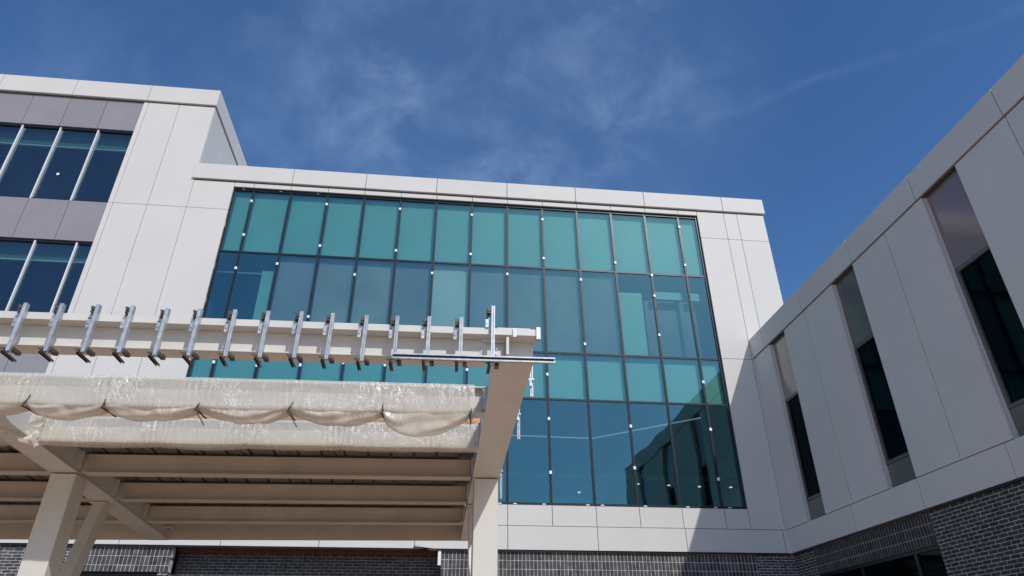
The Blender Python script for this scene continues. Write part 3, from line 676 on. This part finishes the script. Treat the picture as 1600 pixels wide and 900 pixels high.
# loose swags of film hanging between the ties
def swag(xa, xb, drop, seed):
    bm = bmesh.new(); nu, nv = 60, 22; g_ = []
    for i in range(nu+1):
        u = i/nu; x = xa+(xb-xa)*u; d = drop*(math.sin(math.pi*u**(1.0+0.25*math.sin(seed))))**0.75; row = []
        for j in range(nv+1):
            a = math.pi*j/nv            # from the front face under the beam to the rear face
            y = -11.57-0.128*math.cos(a)*(1-0.4*d); lift = 0.035+0.02*math.sin(u*7+seed)
            z = 4.53+lift*(abs(math.cos(a))**2.2) - (d+0.012)*math.sin(a)**0.7
            q = Vector((x*6+seed, a*2.2, seed)); w = noise.noise(q)*0.022*min(1, d*9)
            # folds running in from the tied ends
            w += 0.010*math.sin(a*7+u*6+seed)*min(1, d*8)
            row.append(bm.verts.new(tf((x, y-math.cos(a)*w, z-math.sin(a)*w))))
        g_.append(row)
    for i in range(nu):
        for j in range(nv): bm.faces.new((g_[i][j], g_[i+1][j], g_[i+1][j+1], g_[i][j+1]))
    me = bpy.data.meshes.new('swag')
    for f in bm.faces: f.smooth = True
    bm.to_mesh(me); bm.free(); me.materials.append(M['film_loose'])
    o = bpy.data.objects.new('swag', me); COL.objects.link(o); o.parent = w1
for i, (a, b, d) in enumerate(zip(T1[:-1], T1[1:], [.10, .10, .12, .12, .13, .13, .26])): swag(a+0.01, b-0.01, d, 1.7*i+0.4)
for i, x in enumerate(T1[1:]):
    s = MB(tf); r = 0.010
    def seg(a, b, rr=r):
        a = Vector(a); b = Vector(b); s.cyl(a, b-a, rr, (b-a).length, 6)
    seg((x+0.02+0.02*math.sin(i*2.1), -11.725, 4.62+0.03*math.sin(i*1.7)), (x, -11.735, 4.50), 0.007); seg((x+0.012, -11.73, 4.565), (x-0.012, -11.735, 4.49), 0.013)
    seg((x, -11.74, 4.50), (x+0.03, -11.40, 4.50))
    if i in (3, 4): seg((x, -11.74, 4.49), (x+0.14, -11.75, 4.30), 0.008)
    k = s.build('strap', M['strap'], None); k.parent = w1
T2 = [2.9, 4.4, 5.6, 6.9, 8.3, 8.9]
w2 = wrap('plastic_sheet', -10.385, -10.175, 4.475, 4.84, 2.86, 8.90, T2, [.02, .03, .015, .02, .01], 'film', 'clear plastic sheet wrapped tight round the beam at the deck edge, timber showing above', 8.3, 0.012)
w2b = wrap('plastic_sheet', -10.385, -10.15, 4.855, 4.945, 2.86, 8.88, T2, [0, 0, 0, 0, 0], 'film_thin', 'thin clear plastic film lying over the orange timber board at the deck edge', 5.3, 0.004)
w3 = wrap('plastic_sheet', -10.39, -10.15, 4.465, 4.90, -5.0, 2.38, [-5, -2, 0, 2.38], [.02, .03, .02], 'film', 'clear plastic sheet round the deck edge beam left of the left column', 1.3, 0.012)
# loose crumpled sheet hanging at the left beam
def crumple(name, pts, nu, nv, amp, seed, label, mt='film'):
    bm = bmesh.new(); A, B, C_, D = [Vector(p) for p in pts]; g_ = []
    for i in range(nu+1):
        row = []
        for j in range(nv+1):
            u, v_ = i/nu, j/nv; p = (A*(1-u)+B*u)*(1-v_)+(D*(1-u)+C_*u)*v_
            q = Vector((u*4+seed, v_*4, seed)); p = p+Vector((noise.noise(q)*amp, noise.noise(q*1.7+Vector((9, 0, 0)))*amp*1.6+noise.noise(q*5)*amp*.5, noise.noise(q*1.3+Vector((0, 5, 0)))*amp))
            row.append(bm.verts.new(tf(tuple(p))))
        g_.append(row)
    for i in range(nu):
        for j in range(nv): bm.faces.new((g_[i][j], g_[i+1][j], g_[i+1][j+1], g_[i][j+1]))
    me = bpy.data.meshes.new(name)
    for f in bm.faces: f.smooth = True
    bm.to_mesh(me); bm.free(); me.materials.append(M[mt])
    o = bpy.data.objects.new(name, me); COL.objects.link(o); o['label'] = label; o['category'] = 'plastic sheet'; return o
crumple('plastic_sheet', [(2.86, -10.46, 4.92), (2.42, -10.9, 4.80), (2.62, -10.85, 4.42), (2.90, -10.44, 4.38)], 26, 26, 0.05, 4.4, 'crumpled grey plastic bunched against the left side beam')
